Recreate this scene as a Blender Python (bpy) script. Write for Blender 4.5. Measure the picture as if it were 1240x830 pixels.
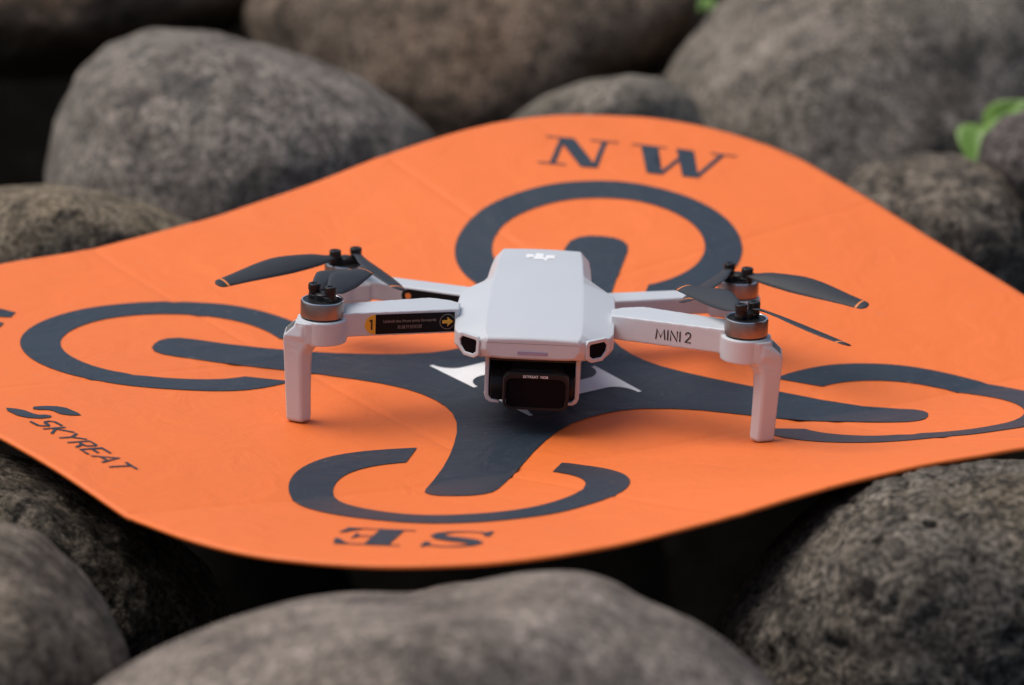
import bpy, bmesh, math, random
from mathutils import Vector, Matrix, noise
from mathutils.geometry import delaunay_2d_cdt

for o in list(bpy.data.objects):
    bpy.data.objects.remove(o)
SC = bpy.context.scene
COL = SC.collection
R = math.radians
MM = 0.001

# ------------------------------------------------------------------ camera, sky, sun, exposure
PITCH, DIST, FPX = R(16.5), 1.80, 4924.0
CAM = Vector((0, -DIST * math.cos(PITCH), DIST * math.sin(PITCH)))
FWD = Vector((0, math.cos(PITCH), -math.sin(PITCH)))
UP = Vector((0, math.sin(PITCH), math.cos(PITCH)))
cam_data = bpy.data.cameras.new('camera')
cam = bpy.data.objects.new('camera', cam_data)
COL.objects.link(cam)
cam.location = CAM
cam.rotation_euler = (R(90) - PITCH, 0, 0)
cam_data.sensor_width = 36
cam_data.lens = 36 * FPX / 1240
cam_data.clip_start = 0.05
cam_data.clip_end = 500
cam_data.dof.use_dof = True
cam_data.dof.focus_distance = 1.672
cam_data.dof.aperture_fstop = 8.6
SC.camera = cam

SUN_EL, SUN_AZ = R(64), R(-80)          # azimuth from +y (away from the camera), negative = left
world = bpy.data.worlds.new('World')
SC.world = world
world.use_nodes = True
wn = world.node_tree.nodes
sky = wn.new('ShaderNodeTexSky')
sky.sky_type = 'NISHITA'
sky.sun_disc = False
sky.sun_elevation = SUN_EL
sky.sun_rotation = SUN_AZ
sky.air_density = 1.0
sky.dust_density = 4.5
sky.ozone_density = 1.0
wn['Background'].inputs['Strength'].default_value = 0.078
world.node_tree.links.new(sky.outputs['Color'], wn['Background'].inputs['Color'])
sun_data = bpy.data.lights.new('sun', 'SUN')
sun_data.energy = 1.5
sun_data.angle = R(55)
sun_data.color = (1.0, 0.97, 0.92)
sun = bpy.data.objects.new('sun', sun_data)
COL.objects.link(sun)
sun_dir = Vector((math.sin(SUN_AZ) * math.cos(SUN_EL), math.cos(SUN_AZ) * math.cos(SUN_EL), math.sin(SUN_EL)))
sun.rotation_euler = (-sun_dir).to_track_quat('-Z', 'Y').to_euler()
SC.view_settings.view_transform = 'Standard'
SC.view_settings.look = 'None'
SC.view_settings.gamma = 1.0
SC.view_settings.exposure = 0.47
SC.view_settings.use_curve_mapping = False


def at(px, py, d):
    """a photo pixel (1240 x 830) at depth d as a point in the place"""
    return CAM + d * (FWD + Vector((1, 0, 0)) * ((px - 620) / FPX) + UP * ((415 - py) / FPX))


# ------------------------------------------------------------------ materials
class NT:
    def __init__(self, name):
        self.m = bpy.data.materials.new(name)
        self.m.use_nodes = True
        self.t = self.m.node_tree
        self.b = self.t.nodes['Principled BSDF']

    def n(self, typ, **kw):
        nd = self.t.nodes.new('ShaderNode' + typ)
        for k, v in kw.items():
            if k in nd.inputs:
                nd.inputs[k].default_value = v
            else:
                setattr(nd, k, v)
        return nd

    def l(self, a, b):
        self.t.links.new(a, b)

    def noise(self, scale, detail=4, rough=0.5, vec=None, dist=0.0):
        nd = self.n('TexNoise')
        nd.inputs['Scale'].default_value = scale
        nd.inputs['Detail'].default_value = detail
        nd.inputs['Roughness'].default_value = rough
        nd.inputs['Distortion'].default_value = dist
        if vec is not None:
            self.l(vec, nd.inputs['Vector'])
        return nd

    def ramp(self, fac, stops):
        nd = self.n('ValToRGB')
        el = nd.color_ramp.elements
        while len(el) < len(stops):
            el.new(0.5)
        for e, (p, c) in zip(el, stops):
            e.position = p
            e.color = (c, c, c, 1) if not isinstance(c, tuple) else c + (1,)
        self.l(fac, nd.inputs['Fac'])
        return nd

    def mix(self, fac, a, b, mode='MIX'):
        nd = self.n('MixRGB', blend_type=mode)
        for s, v in (('Fac', fac), ('Color1', a), ('Color2', b)):
            if hasattr(v, 'is_output'):
                self.l(v, nd.inputs[s])
            elif isinstance(v, tuple):
                nd.inputs[s].default_value = v + (1,)
            else:
                nd.inputs[s].default_value = v
        return nd.outputs['Color']

    def bump(self, height, strength, dist, normal=None):
        nd = self.n('Bump')
        nd.inputs['Strength'].default_value = strength
        nd.inputs['Distance'].default_value = dist
        self.l(height, nd.inputs['Height'])
        if normal is not None:
            self.l(normal, nd.inputs['Normal'])
        return nd.outputs['Normal']


def plain(name, col, rough=0.5, metal=0.0, spec=0.5, grain=0.0, gscale=900.0, coat=0.0, wear=0.06):
    k = NT(name)
    co = k.n('TexCoord').outputs['Object']
    nz = k.noise(gscale * 0.06, 5, 0.6, co)
    lo = tuple(c * (1 - wear) for c in col)
    hi = tuple(min(1, c * (1 + wear)) for c in col)
    k.l(k.mix(nz.outputs['Fac'], lo, hi), k.b.inputs['Base Color'])
    rr = k.ramp(nz.outputs['Fac'], [(0.3, max(0, rough - 0.05)), (0.7, min(1, rough + 0.05))])
    k.l(rr.outputs['Color'], k.b.inputs['Roughness'])
    k.b.inputs['Metallic'].default_value = metal
    k.b.inputs['Specular IOR Level'].default_value = spec
    k.b.inputs['Coat Weight'].default_value = coat
    if grain:
        g = k.noise(gscale, 2, 0.5, co)
        k.l(k.bump(g.outputs['Fac'], grain, 0.0004), k.b.inputs['Normal'])
    return k.m


def pad_mat(name, col, rough):
    """coated fabric: faint weave, soft wrinkles, a little dust"""
    k = NT(name)
    co = k.n('TexCoord').outputs['Object']
    rot = k.n('Mapping')
    rot.inputs['Rotation'].default_value = (0, 0, R(34))
    k.l(co, rot.inputs['Vector'])
    big = k.noise(9, 4, 0.55, co)
    dust = k.noise(420, 3, 0.6, co)
    c1 = k.mix(big.outputs['Fac'], tuple(c * 0.94 for c in col), tuple(min(1, c * 1.05) for c in col))
    dm = k.ramp(dust.outputs['Fac'], [(0.64, 0.0), (0.78, 0.30)])
    c2 = k.mix(dm.outputs['Color'], c1, (0.45, 0.36, 0.30))
    k.l(c2, k.b.inputs['Base Color'])
    rr = k.ramp(big.outputs['Fac'], [(0.3, rough - 0.05), (0.7, rough + 0.06)])
    k.l(rr.outputs['Color'], k.b.inputs['Roughness'])
    k.b.inputs['Specular IOR Level'].default_value = 0.42
    wv = []
    for ax in ('X', 'Y'):
        w = k.n('TexWave', wave_type='BANDS', bands_direction=ax)
        w.inputs['Scale'].default_value = 260
        k.l(rot.outputs['Vector'], w.inputs['Vector'])
        wv.append(w.outputs['Fac'])
    weave = k.mix(0.5, wv[0], wv[1])
    n1 = k.bump(weave, 0.10, 0.0002)
    wr = k.noise(38, 4, 0.55, co, 0.8)
    k.l(k.bump(wr.outputs['Fac'], 0.42, 0.003, n1), k.b.inputs['Normal'])
    return k.m


def rock_mat(name, c_lo, c_hi, c_spot, mott=22.0, spot=70.0, pit=0.35, tint=None, seed=0.0, speck=0.75, pock=0.8):
    k = NT(name)
    tc = k.n('TexCoord').outputs['Object']
    mp = k.n('Mapping')
    mp.inputs['Location'].default_value = (seed * 3.7, seed * 1.9, seed * 5.3)
    k.l(tc, mp.inputs['Vector'])
    co = mp.outputs['Vector']
    big = k.noise(mott * 0.35, 4, 0.55, co, 0.6)
    mid = k.noise(mott * 1.9, 8, 0.70, co, 0.5)
    sp = k.noise(spot * 1.7, 6, 0.70, co, 0.2)
    fine = k.noise(430, 4, 0.75, co)
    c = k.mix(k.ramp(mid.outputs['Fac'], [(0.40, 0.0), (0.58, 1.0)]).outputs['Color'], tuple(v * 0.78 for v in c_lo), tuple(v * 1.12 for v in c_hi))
    if tint:
        c = k.mix(k.ramp(big.outputs['Fac'], [(0.45, 0.0), (0.68, 0.75)]).outputs['Color'], c, tint)
    sm = k.ramp(sp.outputs['Fac'], [(0.33, 0.92), (0.49, 0.0)])
    c = k.mix(sm.outputs['Color'], c, c_spot)
    s2 = k.noise(spot * 0.45, 3, 0.5, co, 0.5)
    sm2 = k.ramp(s2.outputs['Fac'], [(0.30, 0.75), (0.42, 0.0)])
    c = k.mix(sm2.outputs['Color'], c, c_spot)
    fl = k.ramp(fine.outputs['Fac'], [(0.36, 1 - speck), (0.5, 1.0), (0.64, 1 + speck)])
    c = k.mix(1.0, c, fl.outputs['Color'], 'MULTIPLY')
    pk = k.noise(240, 4, 0.65, co, 0.1)
    pm = k.ramp(pk.outputs['Fac'], [(0.36, pock), (0.47, 0.0)])
    c = k.mix(pm.outputs['Color'], c, c_spot)
    gl = k.ramp(k.noise(310, 2, 0.5, co).outputs['Fac'], [(0.66, 0.0), (0.74, 0.7)])
    c = k.mix(gl.outputs['Color'], c, tuple(min(1, v * 1.9) for v in c_hi))
    k.l(c, k.b.inputs['Base Color'])
    k.b.inputs['Roughness'].default_value = 0.9
    k.b.inputs['Specular IOR Level'].default_value = 0.08
    n1 = k.bump(sp.outputs['Fac'], pit, 0.006)
    n2 = k.bump(fine.outputs['Fac'], 0.45, 0.0014, k.bump(pk.outputs['Fac'], 0.5 * pit + 0.1, 0.004, n1))
    k.l(n2, k.b.inputs['Normal'])
    return k.m


M = {}
M['orange'] = pad_mat('orange_coated_fabric', (0.85, 0.182, 0.033), 0.55)
M['slate'] = pad_mat('slate_print', (0.021, 0.034, 0.049), 0.46)
M['padwhite'] = pad_mat('white_print', (0.84, 0.86, 0.88), 0.55)
M['shell'] = plain('light_grey_plastic', (0.55, 0.58, 0.615), 0.40, grain=0.10, wear=0.03)
M['shell_dark'] = plain('grey_plastic', (0.30, 0.31, 0.33), 0.45, grain=0.10)
M['window'] = plain('smoked_window', (0.16, 0.18, 0.20), 0.12, coat=0.5)
M['black'] = plain('black_plastic', (0.012, 0.012, 0.013), 0.38, grain=0.1, spec=0.3)
M['gimbal'] = plain('black_satin', (0.012, 0.012, 0.013), 0.38, grain=0.1, spec=0.22)
M['glass'] = plain('dark_filter_glass', (0.006, 0.005, 0.007), 0.2, spec=0.03)
M['blade'] = plain('charcoal_blade', (0.032, 0.036, 0.044), 0.55, grain=0.05, spec=0.3)
M['tip'] = plain('orange_tip', (0.85, 0.25, 0.05), 0.5)
M['bell'] = plain('titanium_motor', (0.33, 0.27, 0.25), 0.36, metal=1.0, wear=0.08)
M['rim'] = plain('bright_motor_rim', (0.80, 0.80, 0.82), 0.25, metal=1.0)
M['stick_black'] = plain('black_sticker', (0.010, 0.010, 0.011), 0.5, spec=0.08)
M['stick_yellow'] = plain('yellow_sticker', (0.75, 0.42, 0.03), 0.45)
M['stick_text'] = plain('grey_sticker_text', (0.22, 0.20, 0.18), 0.5)
M['white'] = plain('white_ink', (0.78, 0.78, 0.78), 0.4)
M['logo'] = plain('bright_logo', (0.95, 0.96, 0.97), 0.35)
M['ink'] = plain('dark_ink', (0.02, 0.02, 0.022), 0.45)
M['led'] = plain('status_light_lens', (0.30, 0.30, 0.42), 0.25)


# ------------------------------------------------------------------ builders
def tag(o, label=None, cat=None, group=None, kind=None):
    for k_, v in (('label', label), ('category', cat), ('group', group), ('kind', kind)):
        if v:
            o[k_] = v
    return o


def link(name, me, mat=None, parent=None, smooth=True, angle=None):
    o = bpy.data.objects.new(name, me)
    COL.objects.link(o)
    for m_ in (mat if isinstance(mat, list) else [mat] if mat else []):
        me.materials.append(m_)
    if parent:
        o.parent = parent
    if smooth:
        me.shade_smooth()
        if angle:
            me.set_sharp_from_angle(angle=R(angle))
    return o


def pydata(name, vs, fs, mat, parent=None, smooth=True, angle=None):
    me = bpy.data.meshes.new(name)
    me.from_pydata([tuple(v) for v in vs], [], fs)
    me.validate()
    bm = bmesh.new()
    bm.from_mesh(me)
    bmesh.ops.recalc_face_normals(bm, faces=bm.faces)
    bm.to_mesh(me)
    bm.free()
    return link(name, me, mat, parent, smooth, angle)


def bevel(o, w, seg=3, ang=25):
    b = o.modifiers.new('bevel', 'BEVEL')
    b.width = w
    b.segments = seg
    b.limit_method = 'ANGLE'
    b.angle_limit = R(ang)
    b.harden_normals = False
    return o


def empty(name, loc=(0, 0, 0)):
    e = bpy.data.objects.new(name, None)
    COL.objects.link(e)
    e.location = loc
    e.empty_display_size = 0.05
    return e


def prism_data(poly, z0, z1, vs, fs, xf=lambda p: p):
    n = len(poly)
    b = len(vs)
    vs += [xf((x, y, z0)) for x, y in poly] + [xf((x, y, z1)) for x, y in poly]
    fs.append([b + i for i in range(n)][::-1])
    fs.append([b + n + i for i in range(n)])
    for i in range(n):
        j = (i + 1) % n
        fs.append([b + i, b + j, b + n + j, b + n + i])


def circle(cx, cy, r, n=32, a0=0.0, a1=360.0, ry=None):
    full = abs(a1 - a0 - 360) < 1e-6
    k = n if full else n - 1
    return [(cx + r * math.cos(R(a0 + (a1 - a0) * i / k)), cy + (ry or r) * math.sin(R(a0 + (a1 - a0) * i / k))) for i in range(n)]


def rrect(cx, cy, w, h, r, n=6):
    out = []
    for sx, sy, a in ((1, 1, 0), (-1, 1, 90), (-1, -1, 180), (1, -1, 270)):
        out += circle(cx + sx * (w / 2 - r), cy + sy * (h / 2 - r), r, n, a, a + 90)
    return out


def lathe_data(prof, vs, fs, c=(0, 0, 0), n=40):
    b = len(vs)
    for r_, z in prof:
        for i in range(n):
            a = 2 * math.pi * i / n
            vs.append((c[0] + r_ * math.cos(a), c[1] + r_ * math.sin(a), c[2] + z))
    for k_ in range(len(prof) - 1):
        for i in range(n):
            j = (i + 1) % n
            fs.append([b + k_ * n + i, b + k_ * n + j, b + (k_ + 1) * n + j, b + (k_ + 1) * n + i])
    fs.append([b + i for i in range(n)][::-1])
    fs.append([b + (len(prof) - 1) * n + i for i in range(n)])


def flat(polys, holes=(), step=0.0):
    """overlapping outlines -> one clean triangulation (union), optionally with inner points"""
    vs, fs = [], []
    for pl in polys:
        ar = sum(pl[i - 1][0] * pl[i][1] - pl[i][0] * pl[i - 1][1] for i in range(len(pl)))
        if ar < 0:
            pl = pl[::-1]
        fs.append(list(range(len(vs), len(vs) + len(pl))))
        vs += [Vector(p[:2]) for p in pl]
    if step:
        xs = [v.x for v in vs]
        ys = [v.y for v in vs]
        nx, ny = int((max(xs) - min(xs)) / step), int((max(ys) - min(ys)) / step)
        for i in range(1, nx + 1):
            for j in range(1, ny + 1):
                vs.append(Vector((min(xs) + (i - 0.5 * (j % 2)) * step, min(ys) + j * step * 0.98)))
    r = delaunay_2d_cdt(vs, [], fs, 0, 1e-7)
    keep = [f for f, of in zip(r[2], r[5]) if len(of)]
    used = sorted({i for f in keep for i in f})
    ix = {u: i for i, u in enumerate(used)}
    return [r[0][u] for u in used], [[ix[i] for i in f] for f in keep]


def stroke(pts, w, caps=0.0):
    """a polyline with one or several widths -> outline"""
    n = len(pts)
    ws = [w] * n if not isinstance(w, (list, tuple)) else list(w)
    L, Rr = [], []
    for i, (x, y) in enumerate(pts):
        a = pts[max(0, i - 1)]
        b = pts[min(n - 1, i + 1)]
        dx, dy = b[0] - a[0], b[1] - a[1]
        d = math.hypot(dx, dy) or 1
        dx, dy = dx / d, dy / d
        k_ = 1.0
        if 0 < i < n - 1:
            e = (pts[i][0] - a[0], pts[i][1] - a[1])
            el = math.hypot(*e) or 1
            k_ = 1 / max(0.6, abs((e[0] * dx + e[1] * dy) / el))
        ex = caps * (-1 if i == 0 else 1 if i == n - 1 else 0)
        L.append((x - dy * ws[i] / 2 * k_ + dx * ex, y + dx * ws[i] / 2 * k_ + dy * ex))
        Rr.append((x + dy * ws[i] / 2 * k_ + dx * ex, y - dx * ws[i] / 2 * k_ + dy * ex))
    return L + Rr[::-1]


# ------------------------------------------------------------------ boulders
ROCKS = {
    'grey': rock_mat('grey_boulder_stone', (0.151, 0.127, 0.110), (0.270, 0.231, 0.198), (0.060, 0.061, 0.059), 20, 62, 0.30, (0.198, 0.178, 0.151), 1.0),
    'grey2': rock_mat('pale_grey_boulder_stone', (0.145, 0.124, 0.101), (0.256, 0.220, 0.186), (0.067, 0.061, 0.055), 18, 75, 0.30, (0.178, 0.166, 0.129), 2.0),
    'brown': rock_mat('brown_boulder_stone', (0.112, 0.086, 0.067), (0.198, 0.153, 0.117), (0.039, 0.034, 0.027), 14, 50, 0.35, (0.218, 0.136, 0.085), 3.0),
    'tan': rock_mat('tan_lichen_boulder_stone', (0.145, 0.116, 0.085), (0.264, 0.215, 0.157), (0.053, 0.047, 0.037), 28, 90, 0.40, (0.230, 0.184, 0.117), 4.0),
    'mottled': rock_mat('mottled_boulder_stone', (0.079, 0.066, 0.055), (0.198, 0.166, 0.132), (0.028, 0.027, 0.026), 34, 80, 0.55, (0.212, 0.178, 0.129), 5.0),
    'dark': rock_mat('dark_violet_boulder_stone', (0.092, 0.076, 0.072), (0.158, 0.133, 0.122), (0.039, 0.036, 0.037), 26, 85, 0.35, None, 6.0),
    'pitted': rock_mat('pitted_grey_boulder_stone', (0.119, 0.102, 0.087), (0.230, 0.199, 0.163), (0.039, 0.035, 0.032), 30, 120, 0.85, (0.243, 0.197, 0.136), 7.0, 0.85, 0.95),
    'smooth': rock_mat('smooth_grey_boulder_stone', (0.178, 0.148, 0.126), (0.283, 0.239, 0.204), (0.086, 0.074, 0.067), 16, 40, 0.20, (0.198, 0.166, 0.140), 8.0),
    'earthy': rock_mat('earthy_boulder_stone', (0.119, 0.098, 0.080), (0.218, 0.181, 0.145), (0.053, 0.044, 0.036), 18, 55, 0.30, (0.198, 0.146, 0.097), 9.0),
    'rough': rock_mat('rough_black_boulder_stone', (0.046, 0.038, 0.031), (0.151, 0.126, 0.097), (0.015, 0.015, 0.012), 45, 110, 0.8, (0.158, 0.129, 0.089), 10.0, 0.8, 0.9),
}


MOUNDS = []


def boulder(label, outline, d, hd, mat, seed, lump=0.05, fine=0.010, pits=0.0, sub=6, back=1.0, tilt=0.0):
    """A rounded river boulder: outline = its profile seen from the front (photo pixels at depth d), hd = half its depth in metres."""
    cx = sum(p[0] for p in outline) / len(outline)
    cy = sum(p[1] for p in outline) / len(outline)
    pol = sorted(((math.atan2(-(y - cy), x - cx), math.hypot(x - cx, y - cy)) for x, y in outline))
    N = 180
    tab = []
    for i in range(N):
        a = -math.pi + 2 * math.pi * i / N
        for j in range(len(pol)):
            a0, r0 = pol[j - 1]
            a1, r1 = pol[j]
            if j == 0:
                a0 -= 2 * math.pi
                if a > a1:
                    continue
            if a0 <= a <= a1:
                break
        else:
            a0, r0 = pol[-1]
            a1, r1 = pol[0][0] + 2 * math.pi, pol[0][1]
        # straight edge between the two corners in polar form
        x0, y0, x1, y1 = r0 * math.cos(a0), r0 * math.sin(a0), r1 * math.cos(a1), r1 * math.sin(a1)
        ca, sa = math.cos(a), math.sin(a)
        den = ca * (y1 - y0) - sa * (x1 - x0)
        tab.append((x0 * (y1 - y0) - y0 * (x1 - x0)) / den if abs(den) > 1e-6 else r0)
    for _ in range(3):
        tab = [(tab[i - 1] + 2 * tab[i] + tab[(i + 1) % N]) / 4 for i in range(N)]
    bm = bmesh.new()
    bmesh.ops.create_icosphere(bm, subdivisions=sub, radius=1.0)
    base = at(cx, cy, d)
    s = d / FPX
    size = sum(tab) / N * s
    o3 = Vector((seed * 7.13, seed * 3.31, seed * 1.77))
    X = Vector((1, 0, 0))
    for v in bm.verts:
        a, b, c = v.co            # a right, b up, c towards the camera
        rho = math.hypot(a, b)
        t = (math.atan2(b, a) + math.pi) / (2 * math.pi) * N
        i = int(t) % N
        f = t - int(t)
        rr = tab[i] * (1 - f) + tab[(i + 1) % N] * f
        mean = size / s
        rr = mean + (rr - mean) * min(1.0, rho * 1.25)
        k = rho ** 0.88
        q = Vector((a, b, c))
        dn = lump * noise.noise(q * 1.6 + o3) * (1 - rho ** 6 * 0.8) + lump * 0.45 * noise.noise(q * 3.7 + o3)
        w3 = q * (size / 0.1)
        dn += fine * noise.fractal(w3 * 7.0 + o3, 0.9, 2.0, 4)
        if pits:
            pv = noise.noise(w3 * 11 + o3) + 0.6 * noise.noise(w3 * 23 + o3)
            dn -= pits * max(0.0, pv - 0.25)
        sc = 1 + dn
        cd = c * hd * (1.0 if c > 0 else back)
        off = X * (a / max(rho, 1e-6) * k * rr * s * sc) + UP * (b / max(rho, 1e-6) * k * rr * s * sc) - FWD * (cd * sc + tilt * b * rr * s)
        v.co = off
    me = bpy.data.meshes.new('boulder')
    bm.to_mesh(me)
    bm.free()
    o = link('boulder', me, ROCKS[mat])
    o.location = base
    MOUNDS.append((base.x, base.y, 0.75 * size, base.z + min(v.co.z for v in me.vertices)))
    return tag(o, label, 'boulder', 'river boulders around the landing pad')


boulder('large speckled grey boulder behind the left edge of the orange pad',
        [(60, 215), (68, 150), (90, 95), (130, 50), (178, 31), (235, 32), (300, 48), (370, 68), (430, 92), (480, 125), (525, 160), (545, 210), (520, 270), (450, 330), (330, 390), (200, 380), (110, 340), (72, 280)],
        2.24, 0.12, 'grey', 1.0, tilt=-0.35)
boulder('dark shaded boulder in the top left corner behind the speckled one',
        [(-130, 40), (-60, -90), (120, -130), (260, -80), (308, -10), (290, 30), (220, 60), (120, 88), (20, 96), (-80, 90)],
        2.62, 0.15, 'brown', 2.0)
boulder('small tan lichen boulder at the left edge of the photo',
        [(-90, 310), (-60, 250), (0, 228), (70, 223), (130, 233), (190, 250), (262, 285), (230, 360), (100, 400), (0, 400)],
        2.04, 0.10, 'tan', 3.0, fine=0.014)
boulder('brown boulder at the top centre behind the far pad corner',
        [(292, 20), (330, -60), (500, -120), (700, -110), (830, -50), (856, 0), (838, 50), (800, 90), (750, 112), (720, 170), (660, 235), (560, 255), (470, 235), (370, 160), (312, 85)],
        2.58, 0.16, 'brown', 4.0, tilt=-0.4)
boulder('low pale boulder peeking over the far corner of the pad',
        [(612, 150), (655, 118), (710, 99), (760, 93), (805, 97), (840, 120), (860, 180), (800, 240), (700, 250), (630, 200)],
        2.28, 0.09, 'grey2', 5.0)
boulder('huge grey boulder filling the top right behind the pad',
        [(792, 115), (825, 65), (868, 5), (930, -60), (1050, -110), (1200, -90), (1300, 0), (1320, 120), (1300, 260), (1180, 370), (1050, 400), (920, 370), (830, 270), (788, 180)],
        2.44, 0.15, 'grey2', 6.0, lump=0.06, tilt=-0.35)
boulder('mottled black and grey boulder beside the right edge of the pad',
        [(1008, 240), (1045, 203), (1100, 186), (1160, 187), (1212, 205), (1255, 255), (1275, 330), (1230, 410), (1150, 440), (1060, 400), (1015, 320)],
        2.14, 0.09, 'mottled', 7.0, fine=0.02, tilt=-0.2)
boulder('round dark violet boulder cut by the right edge beside green leaves',
        [(1186, 195), (1194, 162), (1215, 141), (1250, 131), (1300, 150), (1330, 220), (1300, 300), (1235, 310), (1203, 260)],
        2.15, 0.08, 'dark', 8.0)
boulder('smooth blurred boulder across the bottom centre in the foreground',
        [(60, 880), (130, 818), (200, 781), (280, 750), (350, 731), (420, 722), (500, 723), (560, 712), (640, 697), (700, 695), (745, 706), (785, 732), (845, 752), (890, 785), (950, 840), (980, 920), (900, 1010), (600, 1060), (300, 1040), (110, 970)],
        1.36, 0.12, 'smooth', 9.0, lump=0.02, fine=0.006, tilt=-0.2)
boulder('large pitted boulder under the right side of the pad in the foreground',
        [(862, 770), (900, 704), (950, 646), (1000, 601), (1060, 571), (1130, 559), (1200, 554), (1270, 560), (1350, 620), (1380, 760), (1320, 920), (1120, 980), (940, 950), (870, 860)],
        1.56, 0.11, 'pitted', 10.0, fine=0.020, pits=0.09, tilt=-0.15)
boulder('earthy brown boulder in the bottom left corner',
        [(-80, 650), (-20, 632), (35, 647), (88, 690), (128, 745), (155, 800), (165, 880), (80, 960), (-80, 930), (-150, 780)],
        1.44, 0.09, 'earthy', 11.0, tilt=-0.2)
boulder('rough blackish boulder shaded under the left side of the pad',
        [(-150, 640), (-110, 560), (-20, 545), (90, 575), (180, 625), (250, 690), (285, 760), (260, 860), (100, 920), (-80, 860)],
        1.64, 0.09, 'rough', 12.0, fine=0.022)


# ------------------------------------------------------------------ ground
def build_ground():
    vs, fs = [], []
    xs = [-60, -20, -8, -4] + [-3 + 0.05 * i for i in range(121)] + [4, 8, 20, 60]
    n = len(xs)
    for y in xs:
        for x in xs:
            z = -0.42
            for cx, cy, rad, low in MOUNDS:
                q = math.hypot(x - cx, y - cy) / rad
                if q < 2:
                    z = max(z, -0.42 + (low + 0.45) * math.exp(-q ** 2))
            far = math.hypot(x, y)
            if far > 1.0:
                z = max(z, -0.42 + 0.40 * min(1.0, (far - 1.0) / 0.6))  # added outer bank, out of view, shaped to block low light from the pit
            if abs(x) < 3.5 and abs(y) < 3.5:
                z += 0.05 * noise.noise(Vector((x * 2.2, y * 2.2, 4.0))) + 0.02 * noise.noise(Vector((x * 8, y * 8, 9.0)))
            vs.append((x, y, z))
    for j in range(n - 1):
        for i in range(n - 1):
            fs.append([j * n + i, j * n + i + 1, (j + 1) * n + i + 1, (j + 1) * n + i])
    k = NT('soil_painted_shade')
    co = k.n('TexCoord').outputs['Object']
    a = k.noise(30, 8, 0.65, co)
    k.l(k.mix(a.outputs['Fac'], (0.003, 0.0025, 0.002), (0.014, 0.012, 0.010)), k.b.inputs['Base Color'])  # near-black soil: deep shade of the gaps is put into its colour
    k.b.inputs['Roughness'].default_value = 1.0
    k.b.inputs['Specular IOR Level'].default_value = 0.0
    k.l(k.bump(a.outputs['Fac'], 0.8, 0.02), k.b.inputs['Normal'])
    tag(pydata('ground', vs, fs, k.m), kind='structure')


build_ground()

# ------------------------------------------------------------------ green sprigs between the boulders
def leaf_mat():
    k = NT('fresh_green_leaf')
    co = k.n('TexCoord').outputs['Object']
    nz = k.noise(60, 4, 0.6, co)
    k.l(k.mix(nz.outputs['Fac'], (0.11, 0.22, 0.035), (0.17, 0.30, 0.05)), k.b.inputs['Base Color'])
    k.b.inputs['Roughness'].default_value = 0.45
    k.b.inputs['Subsurface Weight'].default_value = 0.2
    k.b.inputs['Subsurface Radius'].default_value = (0.002, 0.004, 0.001)
    return k.m


M['leaf'] = leaf_mat()
M['stem'] = plain('green_stem', (0.10, 0.17, 0.04), 0.6)


def leaf(parent, base, tip, width, nrm, curl=0.15):
    base, tip, nrm = Vector(base), Vector(tip), Vector(nrm).normalized()
    ax = tip - base
    L = ax.length
    ax.normalize()
    sd = ax.cross(nrm).normalized()
    nn = sd.cross(ax).normalized()
    vs, fs = [], []
    nu, nv = 14, 8
    for side in (0, 1):
        for i in range(nu + 1):
            t = i / nu
            w = width * 0.5 * (math.sin(math.pi * t ** 0.62) ** 0.8) * (1 - 0.12 * t) + 1e-5
            for j in range(nv + 1):
                q = j / nv * 2 - 1
                p = base + ax * (L * t) + sd * (w * q)
                p += nn * (abs(q) * w * 0.35 - curl * L * t * t + 0.02 * L * math.sin(9 * t + 3 * q)) - nn * (0.0006 * side)
                vs.append(p)
    m = (nu + 1) * (nv + 1)
    for side in (0, 1):
        for i in range(nu):
            for j in range(nv):
                a = side * m + i * (nv + 1) + j
                fs.append([a, a + 1, a + nv + 2, a + nv + 1])
    for i in range(nu):
        for j in (0, nv):
            a = i * (nv + 1) + j
            fs.append([a, a + nv + 1, a + nv + 1 + m, a + m])
    return pydata('leaf', vs, fs, M['leaf'], parent)


def tube(name, pts, r, mat, parent, n=8):
    vs, fs = [], []
    for i, p in enumerate(pts):
        p = Vector(p)
        a = Vector(pts[max(0, i - 1)])
        b = Vector(pts[min(len(pts) - 1, i + 1)])
        t = (b - a).normalized()
        s1 = t.cross(Vector((0.3, 0.9, 0.2))).normalized()
        s2 = t.cross(s1)
        rr = r * (1 - 0.4 * i / len(pts))
        for k in range(n):
            an = 2 * math.pi * k / n
            vs.append(p + s1 * rr * math.cos(an) + s2 * rr * math.sin(an))
    for i in range(len(pts) - 1):
        for k in range(n):
            j = (k + 1) % n
            fs.append([i * n + k, i * n + j, (i + 1) * n + j, (i + 1) * n + k])
    fs.append(list(range(n)))
    fs.append([(len(pts) - 1) * n + k for k in range(n)])
    return pydata(name, vs, fs, mat, parent)


def sprig(label, d, root, leaves):
    e = empty('green_sprig')
    node = at(root[0], root[1], d + 0.01)
    low = node + Vector((0.01, 0.03, -0.14))
    tube('stem', [low, low.lerp(node, 0.4) + Vector((0.008, 0, 0)), node], 0.0018, M['stem'], e)
    for b, t, w, nr in leaves:
        leaf(e, at(b[0], b[1], d + 0.008), at(t[0], t[1], d - 0.012), w, nr)
    tag(e, label, 'plant')


sprig('bright green leaves growing between the boulders at the right', 2.27, (1193, 152),
      [((1190, 152), (1179, 200), 0.027, (-0.2, -0.75, 0.65)), ((1190, 154), (1244, 119), 0.017, (-0.1, -0.7, 0.7))])
sprig('tiny green leaf at the top edge between two far boulders', 2.52, (858, 4),
      [((854, -2), (866, 11), 0.007, (0, -0.8, 0.6)), ((856, -4), (848, 8), 0.006, (0, -0.8, 0.6))])

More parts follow.
